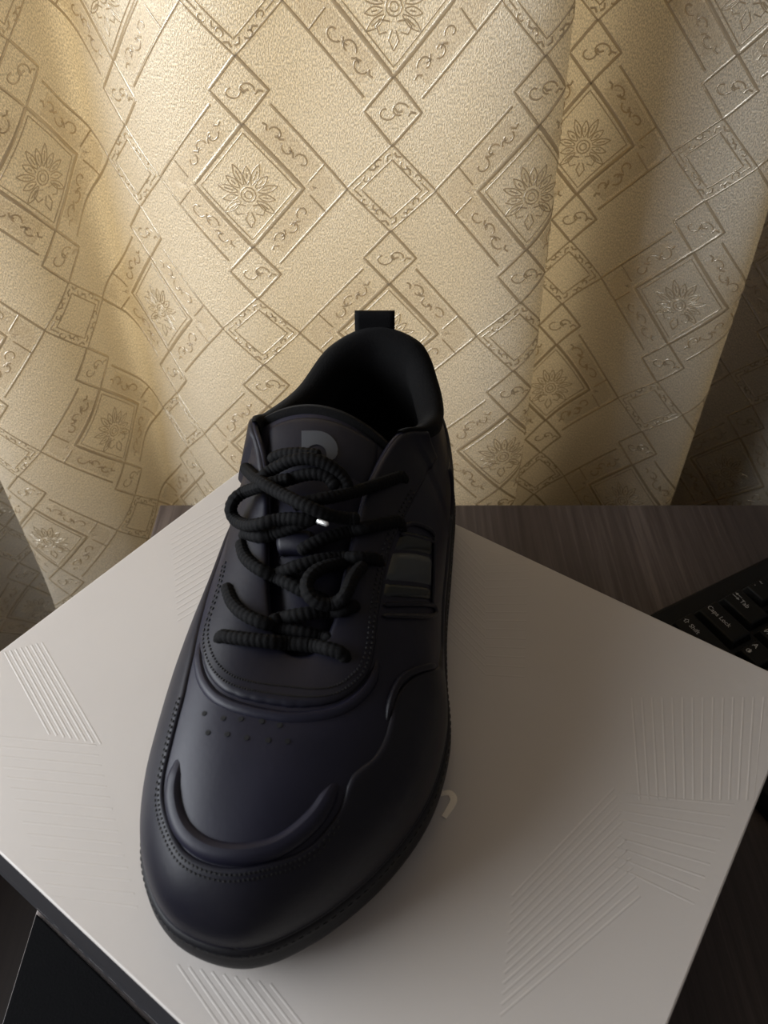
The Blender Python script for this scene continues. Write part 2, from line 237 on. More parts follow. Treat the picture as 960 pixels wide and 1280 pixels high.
 'lace_g': [(-0.0377,0.2466,0.0976),(-0.0353,0.2465,0.0984),(-0.0329,0.2464,0.0992),(-0.0305,0.2465,0.0999),(-0.0281,0.2468,0.1003),(-0.0258,0.2474,0.1005),(-0.0235,0.2482,0.1003),(-0.0212,0.2493,0.0999),(-0.0189,0.2506,0.0994),(-0.0166,0.2521,0.0988),(-0.0143,0.254,0.0979),(-0.012,0.2562,0.0968),(-0.0097,0.2584,0.0958),(-0.0074,0.2602,0.0953),(-0.0051,0.2617,0.0952),(-0.0027,0.2636,0.0947),(-0.0003,0.266,0.0936),(0.0021,0.2688,0.0923),(0.0046,0.2717,0.0909),(0.0071,0.2746,0.0895)],
 'lace_h': [(-0.0579,0.2454,0.0828),(-0.055,0.2422,0.085),(-0.0522,0.2398,0.0866),(-0.0497,0.2389,0.0873),(-0.0474,0.2393,0.0873),(-0.0452,0.2398,0.0879),(-0.0428,0.2397,0.0892),(-0.0405,0.2396,0.0905),(-0.0382,0.2395,0.0918),(-0.0359,0.2396,0.0929),(-0.0336,0.2399,0.0939),(-0.0314,0.2403,0.0947),(-0.0293,0.2409,0.0954),(-0.0271,0.2416,0.0961),(-0.0249,0.2424,0.0966),(-0.0228,0.2432,0.0971)],
 'aglet': [(-0.0268,0.236,0.099),(-0.0251,0.235,0.0993),(-0.0235,0.2341,0.0994),(-0.0219,0.2335,0.0991)],
 'rib_1': [(0.0397,0.3343),(0.0555,0.3072),(0.0487,0.2339),(0.0283,0.2624)],
 'rib_2': [(0.0565,0.3176),(0.0811,0.3189),(0.067,0.2325),(0.0487,0.2339)],
 'rib_3': [(-0.1212,0.3304),(-0.0872,0.3648),(-0.091,0.28),(-0.1052,0.2671)],
 'rib_4': [(-0.1865,0.2473),(-0.1504,0.2012),(-0.1261,0.1963),(-0.1702,0.2533)],
 'rib_5': [(-0.176,0.2003),(-0.128,0.1955),(-0.094,0.1261),(-0.1286,0.1296)],
 'rib_6': [(0.116,0.2208),(0.1078,0.1697),(0.1567,0.1697),(0.1777,0.2208)],
 'rib_7': [(0.1004,0.1726),(0.1469,0.1675),(0.1187,0.1273),(0.0912,0.142)],
 'rib_8': [(0.0493,0.1302),(0.0982,0.1751),(0.0986,0.1302),(0.0404,0.0895)],
 'rib_9': [(-0.0749,0.1059),(-0.055,0.0846),(-0.0261,0.0846),(-0.0406,0.0996)],
 'rib_10': [(0.0947,0.2982),(0.153,0.2598),(0.1792,0.2307),(0.1167,0.2239)],
 'letter': [(0.0195,0.1675),(0.0242,0.1748),(0.0241,0.1733),(0.0271,0.1729),(0.0291,0.1711),(0.0289,0.1683),(0.0248,0.1619)],
}
# ------------------------------------------------------------------ the setting
DESK_Z = -.110; DESK_BACK = .478; DESK_LEFT = -.178
mb = MB(); mb.box(-2.2, 2.0, -2.0, 1.0, -.90, -.86); tag(mb.build('floor', M['floor']), kind='structure')
WX0, WX1, WZ0, WZ1 = -.44, .165, -.14, 1.60          # window opening
mb = MB()
mb.box(-.90, WX0, .65, .80, -.86, 1.8); mb.box(WX1, 2.0, .65, .80, -.86, 1.8)
mb.box(WX0, WX1, .65, .80, -.86, WZ0); mb.box(WX0, WX1, .65, .80, WZ1, 1.8)
tag(mb.build('wall_back', M['wall']), kind='structure')
LY0, LY1, LZ0, LZ1 = -.42, .60, .02, .80           # opening in the left wall
mb = MB()
mb.box(-.90, -.80, -2.0, LY0, -.86, 1.8); mb.box(-.90, -.80, LY1, .65, -.86, 1.8)
mb.box(-.90, -.80, LY0, LY1, -.86, LZ0); mb.box(-.90, -.80, LY0, LY1, LZ1, 1.8)
tag(mb.build('wall_left', M['wall']), kind='structure')
win2 = empty('window_2', (-.85, 0, 0)); tag(win2, kind='structure')
for a in ((LY0, LY0+.05, LZ0, LZ1), (LY1-.05, LY1, LZ0, LZ1), (LY0+.05, LY1-.05, LZ0, LZ0+.05), (LY0+.05, LY1-.05, LZ1-.05, LZ1)):
    mb = MB(); mb.box(-.03, .03, *a); bevel(mb.build('window_frame', M['pvc'], win2), .006)
win = empty('window_1', (0, .74, 0)); tag(win, kind='structure')
for nm, a in (('window_frame', (WX0, WX0+.06, WZ0, WZ1)), ('window_frame', (WX1-.06, WX1, WZ0, WZ1)),
              ('window_frame', (WX0+.06, WX1-.06, WZ0, WZ0+.06)), ('window_frame', (WX0+.06, WX1-.06, WZ1-.06, WZ1))):
    mb = MB(); mb.box(a[0], a[1], -.03, .03, a[2], a[3]); bevel(mb.build(nm, M['pvc'], win), .006)
gl = bpy.data.materials.new('window_glass'); gl.use_nodes = True; nt = gl.node_tree; nt.nodes.remove(nt.nodes['Principled BSDF'])
tr = nt.nodes.new('ShaderNodeBsdfTransparent'); gs = nt.nodes.new('ShaderNodeBsdfGlossy'); gs.inputs['Roughness'].default_value = .02
mx = nt.nodes.new('ShaderNodeMixShader'); mx.inputs[0].default_value = .06
nt.links.new(tr.outputs[0], mx.inputs[1]); nt.links.new(gs.outputs[0], mx.inputs[2]); nt.links.new(mx.outputs[0], nt.nodes['Material Output'].inputs[0])
mb = MB(); mb.box(WX0+.06, WX1-.06, -.003, .003, WZ0+.06, WZ1-.06); mb.build('window_pane', gl, win)

# ------------------------------------------------------------------ curtain
PLAN = [(-.74,.600),(-.67,.560),(-.59,.515),(-.515,.503),(-.465,.515),(-.440,.550),(-.405,.588),(-.360,.600),(-.322,.585),(-.309,.555),(-.317,.525),(-.316,.506),(-.292,.497),(-.258,.500),
        (-.228,.514),(-.213,.537),(-.203,.560),(-.190,.562),(-.168,.543),(-.144,.522),(-.118,.507),(-.086,.501),(-.040,.504),(.010,.504),(.050,.500),(.085,.497),
        (.1035,.502),(.1065,.512),(.102,.526),(.086,.540),(.070,.552),(.068,.568),(.084,.582),(.112,.584),(.150,.588),(.185,.570),(.215,.552),(.240,.541),(.255,.542),(.260,.556),
        (.254,.580),(.262,.604),(.290,.612),(.325,.595),(.365,.56),(.40,.545),(.44,.565),(.49,.595),(.56,.59)]
_pp, S_TOT = spline(PLAN, 1600)
_ss = np.linspace(0, S_TOT, 1600)
CZ0, CZ1 = -.80, 1.68
def cur_pt(s, z):
    s = np.asarray(s, float); z = np.asarray(z, float)
    x = np.interp(s, _ss, _pp[:, 0]); y = np.interp(s, _ss, _pp[:, 1])
    x = x - .035*(z-.05)*np.exp(-((x-.12)/.09)**2) + .003*np.sin(9*z+6*s)
    y = y + .003*np.sin(11*z+17*s) + .002*np.sin(23*z-31*s)
    return np.stack([x, np.maximum(y, .4925), z], -1)
def cur_nrm(s, z):
    e = .0015
    n = np.cross(cur_pt(s, np.asarray(z)+e)-cur_pt(s, np.asarray(z)-e), cur_pt(np.asarray(s)+e, z)-cur_pt(np.asarray(s)-e, z))
    return n/np.linalg.norm(n, axis=-1, keepdims=True)        # towards the room
if cur_nrm(np.array(S_TOT*.55), np.array(0.))[1] > 0:
    _cn = cur_nrm
    def cur_nrm(s, z): return -_cn(s, z)
def uv_from(o, UV):
    lay = o.data.uv_layers.new(name='UVMap'); vi = np.zeros(len(o.data.loops), int); o.data.loops.foreach_get('vertex_index', vi)
    lay.data.foreach_set('uv', np.asarray(UV, float)[vi].ravel())
M['cloth'] = cloth('jacquard_cloth', (.68, .63, .54), (.68, .53, .31), trans=.40, gloss=.17, grough=.42)
M['band'] = cloth('satin_band', (.86, .77, .63), (.74, .56, .30), weave=False, gloss=.12, grough=.38, trans=.40, sheer=.75)
M['line'] = cloth('satin_line', (.54, .45, .32), (.52, .38, .18), weave=False, gloss=.30, grough=.26, trans=.40, sheer=.25)
ns, nz = 620, 130
sg, zg = np.meshgrid(np.linspace(0, S_TOT, ns), np.linspace(CZ0, CZ1, nz), indexing='ij')
mb = MB(); mb.grid(cur_pt(sg, zg)); curtain = mb.build('curtain', M['cloth'], None, True); uv_from(curtain, np.stack([sg, zg], -1).reshape(-1, 2))
tag(curtain, 'beige satin curtain woven with diamond lattice and flowers, hanging behind the desk', 'curtain')
def ribbons(name, strips, m, lift):
    """strips: (polyline [(s,z)..], width); laid on the cloth as thin raised thread"""
    V = []; F = []; UV = []
    for P, w in strips:
        P = np.array(P, float); seg = [P[0]]
        for a, b in zip(P[:-1], P[1:]):
            n = max(1, int(np.linalg.norm(b-a)/.004))
            seg += [a+(b-a)*(i+1)/n for i in range(n)]
        P = np.array(seg)
        if P[:, 0].min() < .002 or P[:, 0].max() > S_TOT-.002 or P[:, 1].max() > CZ1 or P[:, 1].min() < CZ0: continue
        d = np.gradient(P, axis=0); d /= np.linalg.norm(d, axis=1)[:, None]+1e-12; n = np.stack([-d[:, 1], d[:, 0]], 1)
        for q, h in ((P-n*w/2, 0), (P-n*w*.25, 1), (P+n*w*.25, 1), (P+n*w/2, 0)):
            V += list(cur_pt(q[:, 0], q[:, 1]) + cur_nrm(q[:, 0], q[:, 1])*(lift*(.35+.65*h))); UV += list(q)
        m0 = len(V)-4*len(P); k = len(P)
        for r in range(3):
            F += [(m0+r*k+i, m0+r*k+i+1, m0+(r+1)*k+i+1, m0+(r+1)*k+i) for i in range(k-1)]
    if not F: return None
    o = mesh_obj(name, V, F, m, curtain, True); uv_from(o, UV)
    if len(strips) > 1: tag(o, kind='stuff')
    return o
def rh(cx, cz, a, b, part=1.0):
    return [(cx, cz+b), (cx+a, cz), (cx, cz-b), (cx-a, cz), (cx, cz+b)]
def lerp2(p, q, f): return (p[0]+(q[0]-p[0])*f, p[1]+(q[1]-p[1])*f)
def scroll(p, q, w, rnd):
    """running vine between p and q inside a band of width w"""
    out = []; d = np.array(q)-np.array(p); L = np.linalg.norm(d); d = d/L; n = np.array([-d[1], d[0]]); p = np.array(p)
    m = max(2, int(L/.0085))
    for i in range(m):
        c = p+d*L*(i+.5)/m; sg_ = 1 if (i % 2) else -1; ph = rnd.uniform(-.5, .5); r0 = w*.30*rnd.uniform(.8, 1.1)
        th = np.linspace(0, 4.6, 12); rr = r0*(1-.12*th)
        out.append(([tuple(c+d*(rr[j]*math.cos(th[j]+ph))*1.2+n*sg_*(rr[j]*math.sin(th[j]+ph)+.0006)) for j in range(12)], .0011))
        c2 = c+d*.005+n*sg_*-.002
        out.append(([tuple(c2), tuple(c2+d*.002+n*.0022*sg_), tuple(c2+d*.0048+n*.0014*sg_)], .0014))
    return out
def flower(cx, cz):
    out = []; c = np.array([cx, cz-.004])
    for i in range(11):
        th = R(-35+250*i/10); L = .019 if i % 2 == 0 else .0165; r0 = .0062
        e = np.array([math.cos(th), math.sin(th)*1.08]); nn = np.array([-e[1], e[0]])
        for g in (1, -1):
            out.append(([tuple(c+e*(r0+(L-r0)*f)+nn*g*.0021*math.sin(math.pi*min(1, f*.96+.04))) for f in np.linspace(0, 1, 7)], .0008))
        out.append(([tuple(c+e*(r0+.003)), tuple(c+e*(L-.004))], .0009))
    for r0 in (.0024, .0046):
        out.append(([(c[0]+r0*math.cos(t), c[1]+r0*math.sin(t)) for t in np.linspace(0, 2*math.pi, 13)], .0009))
    for g in (1, -1):
        out.append(([(cx+g*x, cz+z) for x, z in ((.002,-.011),(.007,-.010),(.010,-.013),(.008,-.017),(.004,-.016))], .0010))
        out.append(([(cx+g*x, cz+z) for x, z in ((.001,-.015),(.003,-.020),(.000,-.025))], .0010))
    return out
HX, HZ = .0875, .100
s_ref = float(np.interp(.0034, _pp[640:1080, 0], _ss[640:1080])); z_ref = .230
rnd = random.Random(3)
for ci in range(-10, 11):
    for ri in range(-3, 3):
        cx = s_ref+ci*HX; cz = z_ref+ri*2*HZ+(HZ if ci % 2 else 0)
        if cx < .0 or cx > S_TOT or cz < -.42 or cz > .62: continue
        # flower diamond
        ribbons('diamond_frame', [(rh(cx, cz, .0340, .0380), .0026), (rh(cx, cz, .0295, .0330), .0009)], M['line'], .0005)
        ribbons('flower_motif', flower(cx, cz), M['line'], .0004)
        # broad satin bands around it with outer lines, cross ticks and vines
        vines = []; ticks = []
        for gx in (1, -1):
            p, q, q2 = (cx+gx*.047, cz), (cx, cz+.0525), (cx, cz-.0525)
            ribbons('satin_band', [([lerp2(p, q, .70), p, lerp2(p, q2, .70)], .0145)], M['band'], .00022)
            p, q, q2 = (cx+gx*.0605, cz), (cx, cz+.0675), (cx, cz-.0675)
            ribbons('band_outline', [([lerp2(p, q, .72), p, lerp2(p, q2, .72)], .0017)], M['line'], .0005)
            for gz in (1, -1):
                ticks.append(([(cx+gx*.047, cz+gz*.0145), (cx+gx*.0375, cz+gz*.004)], .0012))
                p, q = (cx+gx*.047, cz), (cx, cz+gz*.0525)
                vines += scroll(lerp2(p, q, .22), lerp2(p, q, .68), .014, rnd)
        ribbons('band_tick', ticks, M['line'], .0005); ribbons('vine_motif', vines, M['line'], .0004)
        for gz in (1, -1):
            c2 = cz+gz*.0560
            ribbons('small_diamond', [(rh(cx, c2, .0168, .0185), .0020)], M['line'], .0005)
            ribbons('sprig_motif', [v for v in scroll((cx-.008, c2), (cx+.008, c2), .016, rnd)], M['line'], .0004)
        c3 = cz+HZ
        ribbons('link_diamond', [(rh(cx, c3, .0275, .0262), .0013), (rh(cx, c3, .0185, .0178), .0011)]+
                [([(cx+gx*.0230-.0048*gx, c3+.0045*g2), (cx+gx*.0230+.0000*gx, c3-.0000*g2)], .0010) for gx in (1, -1) for g2 in (1, -1)], M['line'], .0005)
        vv = []
        for gx in (1, -1):
            for gz in (1, -1):
                vv += scroll((cx+gx*.0200, c3+gz*.003), (cx+gx*.004, c3+gz*.0185), .008, rnd)
        ribbons('link_vine', vv, M['line'], .0004)

# ------------------------------------------------------------------ desk
desk = empty('desk', (0, 0, -.86)); tag(desk, 'dark brown wood-grain desk under the box and keyboard', 'desk')
def dpart(name, *b):
    mb = MB(); mb.box(*b[:4], b[4]+.86, b[5]+.86); return bevel(mb.build(name, M['desk'], desk), .0015)
dpart('tabletop', DESK_LEFT, 1.05, -.30, DESK_BACK, DESK_Z-.026, DESK_Z)
dpart('side_panel', DESK_LEFT+.02, DESK_LEFT+.045, -.26, DESK_BACK-.03, -.86, DESK_Z-.026)
dpart('side_panel', .98, 1.005, -.26, DESK_BACK-.03, -.86, DESK_Z-.026)
dpart('back_panel', DESK_LEFT+.045, .98, DESK_BACK-.07, DESK_BACK-.052, -.60, DESK_Z-.026)

# ------------------------------------------------------------------ shoe box
BX = np.array([-.0677, .4173]); BA = math.atan2(.2266-.4173, .1984+.0677); BL, BW = .3273, .2700
box = empty('shoe_box', (BX[0], BX[1], DESK_Z), BA)       # local: x along the long side, y towards the far-left (negative = near)
tag(box, 'pale pearl shoe box with embossed stripes lying on the desk under the shoe', 'box')
def to_box(p):
    c, s = math.cos(-BA), math.sin(-BA); d = np.array(p)-BX
    return (c*d[0]-s*d[1], s*d[0]+c*d[1])
HB = -DESK_Z
mb = MB()
mb.box(0, BL, -BW, 0, HB-.0016, HB)
lid = bevel(mb.build('lid', M['lid'], box), .0008)
w = .0016; mb = MB()
mb.box(0, BL, -w, 0, HB-.050, HB-.0016); mb.box(0, BL, -BW, -BW+w, HB-.050, HB-.0016)
mb.box(0, w, -BW+w, -w, HB-.050, HB-.0016); mb.box(BL-w, BL, -BW+w, -w, HB-.050, HB-.0016)  # rim sides coloured much darker than the lid top
tag(mb.build('lid_rim', M['rim'], lid), 'dark rim of the lid')
mb = MB(); i = .0035
mb.box(i, BL-i, -BW+i, -i, 0, .0018)
for b in ((i, BL-i, -i-.0018, -i), (i, BL-i, -BW+i, -BW+i+.0018), (i, i+.0018, -BW+i+.0018, -i-.0018), (BL-i-.0018, BL-i, -BW+i+.0018, -i-.0018)):
    mb.box(*b, .0018, HB-.002)
tag(mb.build('lower_tray', M['body'], box), 'black lower half of the box')
def ribs(quad, n, w=.0011, h=.00008):
    p = [np.array(to_box(q)) for q in quad]; mb = MB()
    for j in range(n):
        f = j/(n-1); a = p[0]+(p[3]-p[0])*f; b = p[1]+(p[2]-p[1])*f
        d = b-a; L = np.linalg.norm(d); d = d/L; nn = np.array([-d[1], d[0]])
        ends = []
        for e in (a, b): ends += [(*(e-nn*w/2), HB), (*(e-nn*w*.2), HB+h), (*(e+nn*w*.2), HB+h), (*(e+nn*w/2), HB)]
        ends = [(min(max(v[0], .0015), BL-.0015), min(max(v[1], -BW+.0015), -.0015), v[2]) for v in ends]
        mb.add(ends, [(0, 4, 5, 1), (1, 5, 6, 2), (2, 6, 7, 3)])
    return tag(mb.build('embossed_stripes', M['rib'], lid), kind='stuff')
for nm, n in (('rib_1', 17), ('rib_2', 16), ('rib_3', 17), ('rib_4', 8), ('rib_5', 15), ('rib_6', 14), ('rib_7', 9), ('rib_8', 13), ('rib_9', 9)):
    ribs(BAKED[nm], n)
# scuffed glints along the foot of the lower tray
mb = MB()
for x, l, z in ((.060,.010,.0095),(.073,.005,.0085),(.081,.009,.0080),(.092,.004,.0080),(.099,.012,.0085),(.114,.006,.0090),(.124,.009,.0085),(.137,.012,.0085)):
    y = -BW+i-.0002; mb.add([(x, y, z), (x+l, y, z+.0002), (x+l*.9, y, z+.0009), (x+l*.15, y, z+.0008)], [(0, 1, 2, 3)])
tag(mb.build('scuff_marks', M['rib'], box), kind='stuff')

# ------------------------------------------------------------------ thin black slab on the near left of the desk
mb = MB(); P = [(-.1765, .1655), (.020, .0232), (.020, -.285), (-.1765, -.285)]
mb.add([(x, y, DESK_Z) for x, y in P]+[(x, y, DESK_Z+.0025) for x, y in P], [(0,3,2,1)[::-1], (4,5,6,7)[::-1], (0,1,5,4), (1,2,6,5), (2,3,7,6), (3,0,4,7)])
dm = bevel(mb.build('desk_slab', M['slab']), .0008); fix_normals(dm)
tag(dm, 'thin black slab on the desk at the near left side of the box', 'mat')
# ---------------------------------------------------------------- shoe last (surface maths)
HEEL_Y = 0.388            # world Y of the heel; a = HEEL_Y - Y runs from heel to toe
# stations round the shoe, toe -> inner side -> heel -> outer side:
# sole point (X, a), opening point (X, a, z)
ST = [
 ((-.049,.2875),(-.0310,.197,.0705)),
 ((-.0735,.2795),(-.0360,.196,.0710)),
 ((-.0885,.260),(-.0400,.192,.0725)),
 ((-.0945,.234),(-.0435,.183,.0755)),
 ((-.0935,.202),(-.0460,.168,.0800)),
 ((-.090,.172),(-.0475,.150,.0850)),
 ((-.083,.142),(-.0490,.130,.0910)),
 ((-.074,.112),(-.0540,.108,.0980)),
 ((-.065,.086),(-.0600,.087,.1010)),
 ((-.056,.060),(-.0565,.070,.0920)),
 ((-.047,.035),(-.0435,.045,.0890)),
 ((-.032,.013),(-.0275,.023,.1000)),
 (( .000,.001),(-.0050,.014,.1060)),
 (( .026,.012),( .0180,.024,.1030)),
 (( .037,.034),( .0260,.042,.0930)),
 (( .039,.060),( .0280,.062,.0870)),
 (( .0365,.086),( .0220,.080,.0910)),
 (( .0335,.112),( .0070,.094,.0980)),
 (( .0300,.142),(-.0060,.120,.0935)),
 (( .0285,.172),(-.0130,.148,.0860)),
 (( .0280,.202),(-.0170,.168,.0800)),
 (( .0185,.232),(-.0195,.183,.0755)),
 ((-.0005,.2585),(-.0230,.192,.0725)),
 ((-.0255,.2790),(-.0265,.196,.0710)),
]
NS = len(ST)
SOLE_C = np.array([[s[0][0], HEEL_Y - s[0][1]] for s in ST])
RIM_C = np.array([[s[1][0], HEEL_Y - s[1][1], s[1][2]] for s in ST])
def cyc(C, k):
    """periodic Catmull-Rom through the rows of C at float index k (array)"""
    k = np.asarray(k, float) % len(C); i = np.floor(k).astype(int); f = (k - i)[..., None]
    n = len(C); p0, p1, p2, p3 = C[(i-1) % n], C[i % n], C[(i+1) % n], C[(i+2) % n]
    return .5*((2*p1) + (p2-p0)*f + (2*p0-5*p1+4*p2-p3)*f*f + (3*p1-p0-3*p2+p3)*f**3)
def sole_pt(k):
    return cyc(SOLE_C, k)
def sole_out(k):
    d = cyc(SOLE_C, np.asarray(k)+.05) - cyc(SOLE_C, np.asarray(k)-.05)
    n = np.stack([d[..., 1], -d[..., 0]], -1)
    n /= np.linalg.norm(n, axis=-1, keepdims=True)
    c = np.array([-.03, .25])
    return n*ORIENT
_d = SOLE_C[13]-SOLE_C[11]; ORIENT = 1.0 if _d[1]*0 + (-_d[0])*1 > 0 else -1.0
def spring(Y):
    a = HEEL_Y - np.asarray(Y)
    return .005*np.clip((a-.215)/.072, 0, 1)**2 + .002*np.clip((.03-a)/.03, 0, 1)**2
def joint_z(Y):
    a = HEEL_Y - np.asarray(Y)
    return np.interp(a, [0, .06, .14, .22, .29], [.032, .029, .025, .021, .019]) + spring(Y)
AL = np.array([.70,.70,.68,.62,.58,.55,.55,.6,.6,.6,.6,.55,.50,.55,.6,.6,.6,.58,.55,.58,.60,.64,.68,.70])[:, None]
BE = np.array([.46,.44,.42,.38,.36,.32,.28,.2,.1,.0,.0,.0,.0,.0,.0,.0,.05,.2,.28,.32,.36,.38,.42,.44])[:, None]
GA = np.array([.02,.03,.05,.06,.08,.10,.12,.2,.35,.4,.4,.4,.4,.4,.4,.4,.35,.2,.12,.10,.08,.06,.05,.03])[:, None]
BO = np.array([3,3,3,3,3,3,4,7,9,7,4,3,5,3,1,1,3,4,4,3,3,3,3,3])[:, None]*.001
def upper_pt(k, t):
    """point of the upper: k station index, t 0 at the sole, 1 at the opening"""
    k = np.asarray(k, float); t = np.asarray(t, float)[..., None]
    o = sole_out(k); s = sole_pt(k) - o*.0035
    P0 = np.concatenate([s, joint_z(s[..., 1])[..., None]], -1)
    P3 = cyc(RIM_C, k)
    dz = (P3-P0)[..., 2:]; al, be, ga, bo = cyc(AL, k), cyc(BE, k), cyc(GA, k), cyc(BO, k)
    P1 = P0 + np.concatenate([o*bo, al*dz], -1)
    P2 = P3 + np.concatenate([(P0-P3)[..., :2]*be + o*bo*.7*(be < .15), -ga*dz], -1)
    return (1-t)**3*P0 + 3*(1-t)**2*t*P1 + 3*(1-t)*t*t*P2 + t**3*P3
def upper_nrm(k, t):
    k = np.asarray(k, float); t = np.asarray(t, float); e = 1e-3
    du = upper_pt(k+.02, t)-upper_pt(k-.02, t); dv = upper_pt(k, np.minimum(t+e, 1))-upper_pt(k, np.maximum(t-e, 0))
    n = np.cross(du, dv); n /= np.linalg.norm(n, axis=-1, keepdims=True)+1e-12
    p = upper_pt(k, t); c = np.array([-.02, 0, .03]); w = p-c; w[..., 1] = 0
    o = np.concatenate([sole_out(k), np.full(k.shape+(1,), .6)], -1)
    s = np.sign((n*o).sum(-1, keepdims=True)); return n*np.where(s == 0, 1, s)
# tongue: v 0 at throat bottom .. 1 at top edge, u -1..1 across
TA = [.200,.185,.165,.145,.125,.108,.096,.088]
TX = [-.0310,-.0310,-.0305,-.0295,-.027,-.0250,-.0245,-.0240]
TZ = [.0665,.0725,.0800,.0865,.0935,.0995,.1035,.1055]
TW = [.010,.018,.022,.026,.030,.0345,.0350,.0345]
def tongue_pt(u, v):
    u = np.asarray(u, float); v = np.asarray(v, float)
    q = v*(len(TA)-1); ii = np.arange(len(TA))
    a, xc, z, w = (np.interp(q, ii, T) for T in (TA, TX, TZ, TW))
    return np.stack([xc+w*u, HEEL_Y-a - .010*u*v*v - .006*v*v*u*u, z - (.010+.006*v)*u*u - .005*u*v], -1)
# cream letter n printed on the lid, the rest of the word is under the shoe
LT = [np.array(to_box(p)) for p in BAKED['letter']]
def flat_stroke(P, ws, z, h):
    P = np.array(P); d = np.gradient(P, axis=0); d /= np.linalg.norm(d, axis=1)[:, None]; n = np.stack([-d[:, 1], d[:, 0]], 1)
    mb = MB(); G = []
    for i in range(len(P)):
        a, b = P[i]-n[i]*ws[i]/2, P[i]+n[i]*ws[i]/2
        G.append([(*a, z), (*a, z+h), (*b, z+h), (*b, z)])
    mb.grid(G); return mb
c1, _ = spline(LT[:2], 6); c2, _ = spline([LT[0]*.45+LT[1]*.55]+LT[3:], 22)
mbn = flat_stroke(c1, np.linspace(.0012, .0026, 6), HB, .0003); m2 = flat_stroke(c2, np.r_[np.linspace(.0010, .0030, 10), np.linspace(.0030, .0022, 12)], HB, .0004)
mbn.add(m2.v, m2.f)
tag(mbn.build('printed_letter', M['ink'], lid), 'cream printed letter n')

# ------------------------------------------------------------------ shoe
shoe = empty('sneaker', (-.03, .25, 0))
tag(shoe, 'black leather lace-up sneaker with rope laces standing on the pale box', 'sneaker')
SO = np.array([-.03, .25, 0])
def sbuild(mb, name, m, parent=None, smooth=True):
    mb.v = [tuple(np.array(p)-SO) for p in mb.v]
    o = mb.build(name, m, parent or shoe, smooth); fix_normals(o); return o
# sole: loft of the outline at several heights
KS = np.linspace(0, NS, 193)[:-1]
so2 = sole_pt(KS); oo = sole_out(KS); spz = spring(so2[:, 1]); jz = joint_z(so2[:, 1])
def ring(off, zf):          # zf 0 ground .. 1 joint
    xy = so2+oo*off; z = spz+(jz-spz)*zf
    return np.concatenate([xy, z[:, None]], 1)
def lofted(levels, cap_top=True, cap_bot=True):
    mb = MB(); n = len(KS); G = [ring(o_, z_) for o_, z_ in levels]
    mb.grid([[tuple(G[l][i]) for l in range(len(G))] for i in range(n)], cyc=True)
    m = len(G)
    if cap_bot: mb.f.append(tuple(i*m for i in range(n)))
    if cap_top: mb.f.append(tuple(i*m+m-1 for i in range(n-1, -1, -1)))
    return mb
mid = sbuild(lofted([(-.0035,.16),(-.0010,.24),(.0000,.36),(.0003,.55),(-.0002,.74),(-.0004,.80),(-.0004,.90),(-.0012,.98),(-.0024,1.02),(-.0045,1.02)]), 'midsole', M['rubber'])
out_s = sbuild(lofted([(-.0060,.0),(-.0035,.02),(-.0025,.08),(-.0025,.165)]), 'outsole', M['rubber'])
# piping where the sole meets the upper
P = ring(-.0028, 1.03); mbp = tube(np.vstack([P, P[:2]]), .0011, 8); sbuild(mbp, 'welt_piping', M['leather2'], mid)
# dashes of sole stitching on the welt
mb = MB(); ds = np.arange(0, NS, .11)
for k in ds:
    a, b = ring_a, ring_b = [np.array([*(sole_pt(np.array(k+e))+sole_out(np.array(k+e))*-.0004), 0]) for e in (0, .055)]
    for q in (a, b): q[2] = spring(q[1])+(joint_z(q[1])-spring(q[1]))*.87
    u = np.array([0, 0, .0004]); o_ = np.array([*sole_out(np.array(k)), 0])*.0003
    mb.add([a-u, b-u, b+u, a+u, a-u+o_, b-u+o_, b+u+o_, a+u+o_], [(4,5,6,7), (0,1,5,4), (3,7,6,2), (0,4,7,3), (1,2,6,5)])
tag(sbuild(mb, 'sole_stitching', M['thread'], mid, False), kind='stuff')
# upper
ku = np.linspace(0, NS, 241)[:-1]; tu = np.linspace(0, 1, 41)
kk, tt = np.meshgrid(ku, tu, indexing='ij')
mb = MB(); mb.grid(upper_pt(kk, tt), cyc=True)
upper = sbuild(mb, 'upper', M['leather'])
sd = upper.modifiers.new('thickness', 'SOLIDIFY'); sd.thickness = .0022; sd.offset = -1
# raised overlay patches that follow the last
def overlay(name, ks, lo, hi, h, m, r=.0022, open_lo=False, open_hi=False, parent=None, nt_=22):
    f = np.linspace(0, 1, nt_); f = .5-.5*np.cos(np.pi*f)
    K = np.repeat(ks[:, None], nt_, 1); T = lo[:, None]+(hi-lo)[:, None]*f[None, :]
    Pb = upper_pt(K, T); Nn = upper_nrm(K, T)
    dl = np.linalg.norm(Pb-Pb[:, :1], axis=-1) if not open_lo else np.full(K.shape, 1.)
    dh = np.linalg.norm(Pb-Pb[:, -1:], axis=-1) if not open_hi else np.full(K.shape, 1.)
    de = np.minimum(np.linalg.norm(Pb-Pb[:1], axis=-1), np.linalg.norm(Pb-Pb[-1:], axis=-1))
    d = np.minimum(np.minimum(dl, dh), de); q = np.sqrt(np.clip(1-(1-np.clip(d/r, 0, 1))**2, 0, 1))
    mb = MB(); mb.grid(Pb+Nn*(h*q-.0003)[..., None]); return sbuild(mb, name, m, parent)
def curve_t(name, extra=()):
    c = sorted(list(BAKED[name])+list(extra)); k = np.array([p[0] for p in c]); t = np.array([p[1] for p in c])
    return lambda x: np.interp(x, k, t)
def surf_curve(pts, n, lift):
    kt_, _ = spline(pts, n); P = upper_pt(kt_[:, 0], kt_[:, 1])+upper_nrm(kt_[:, 0], kt_[:, 1])*lift
    return P, kt_
fe = curve_t('eyestay', [(7.4, .46), (8.4, .50)])
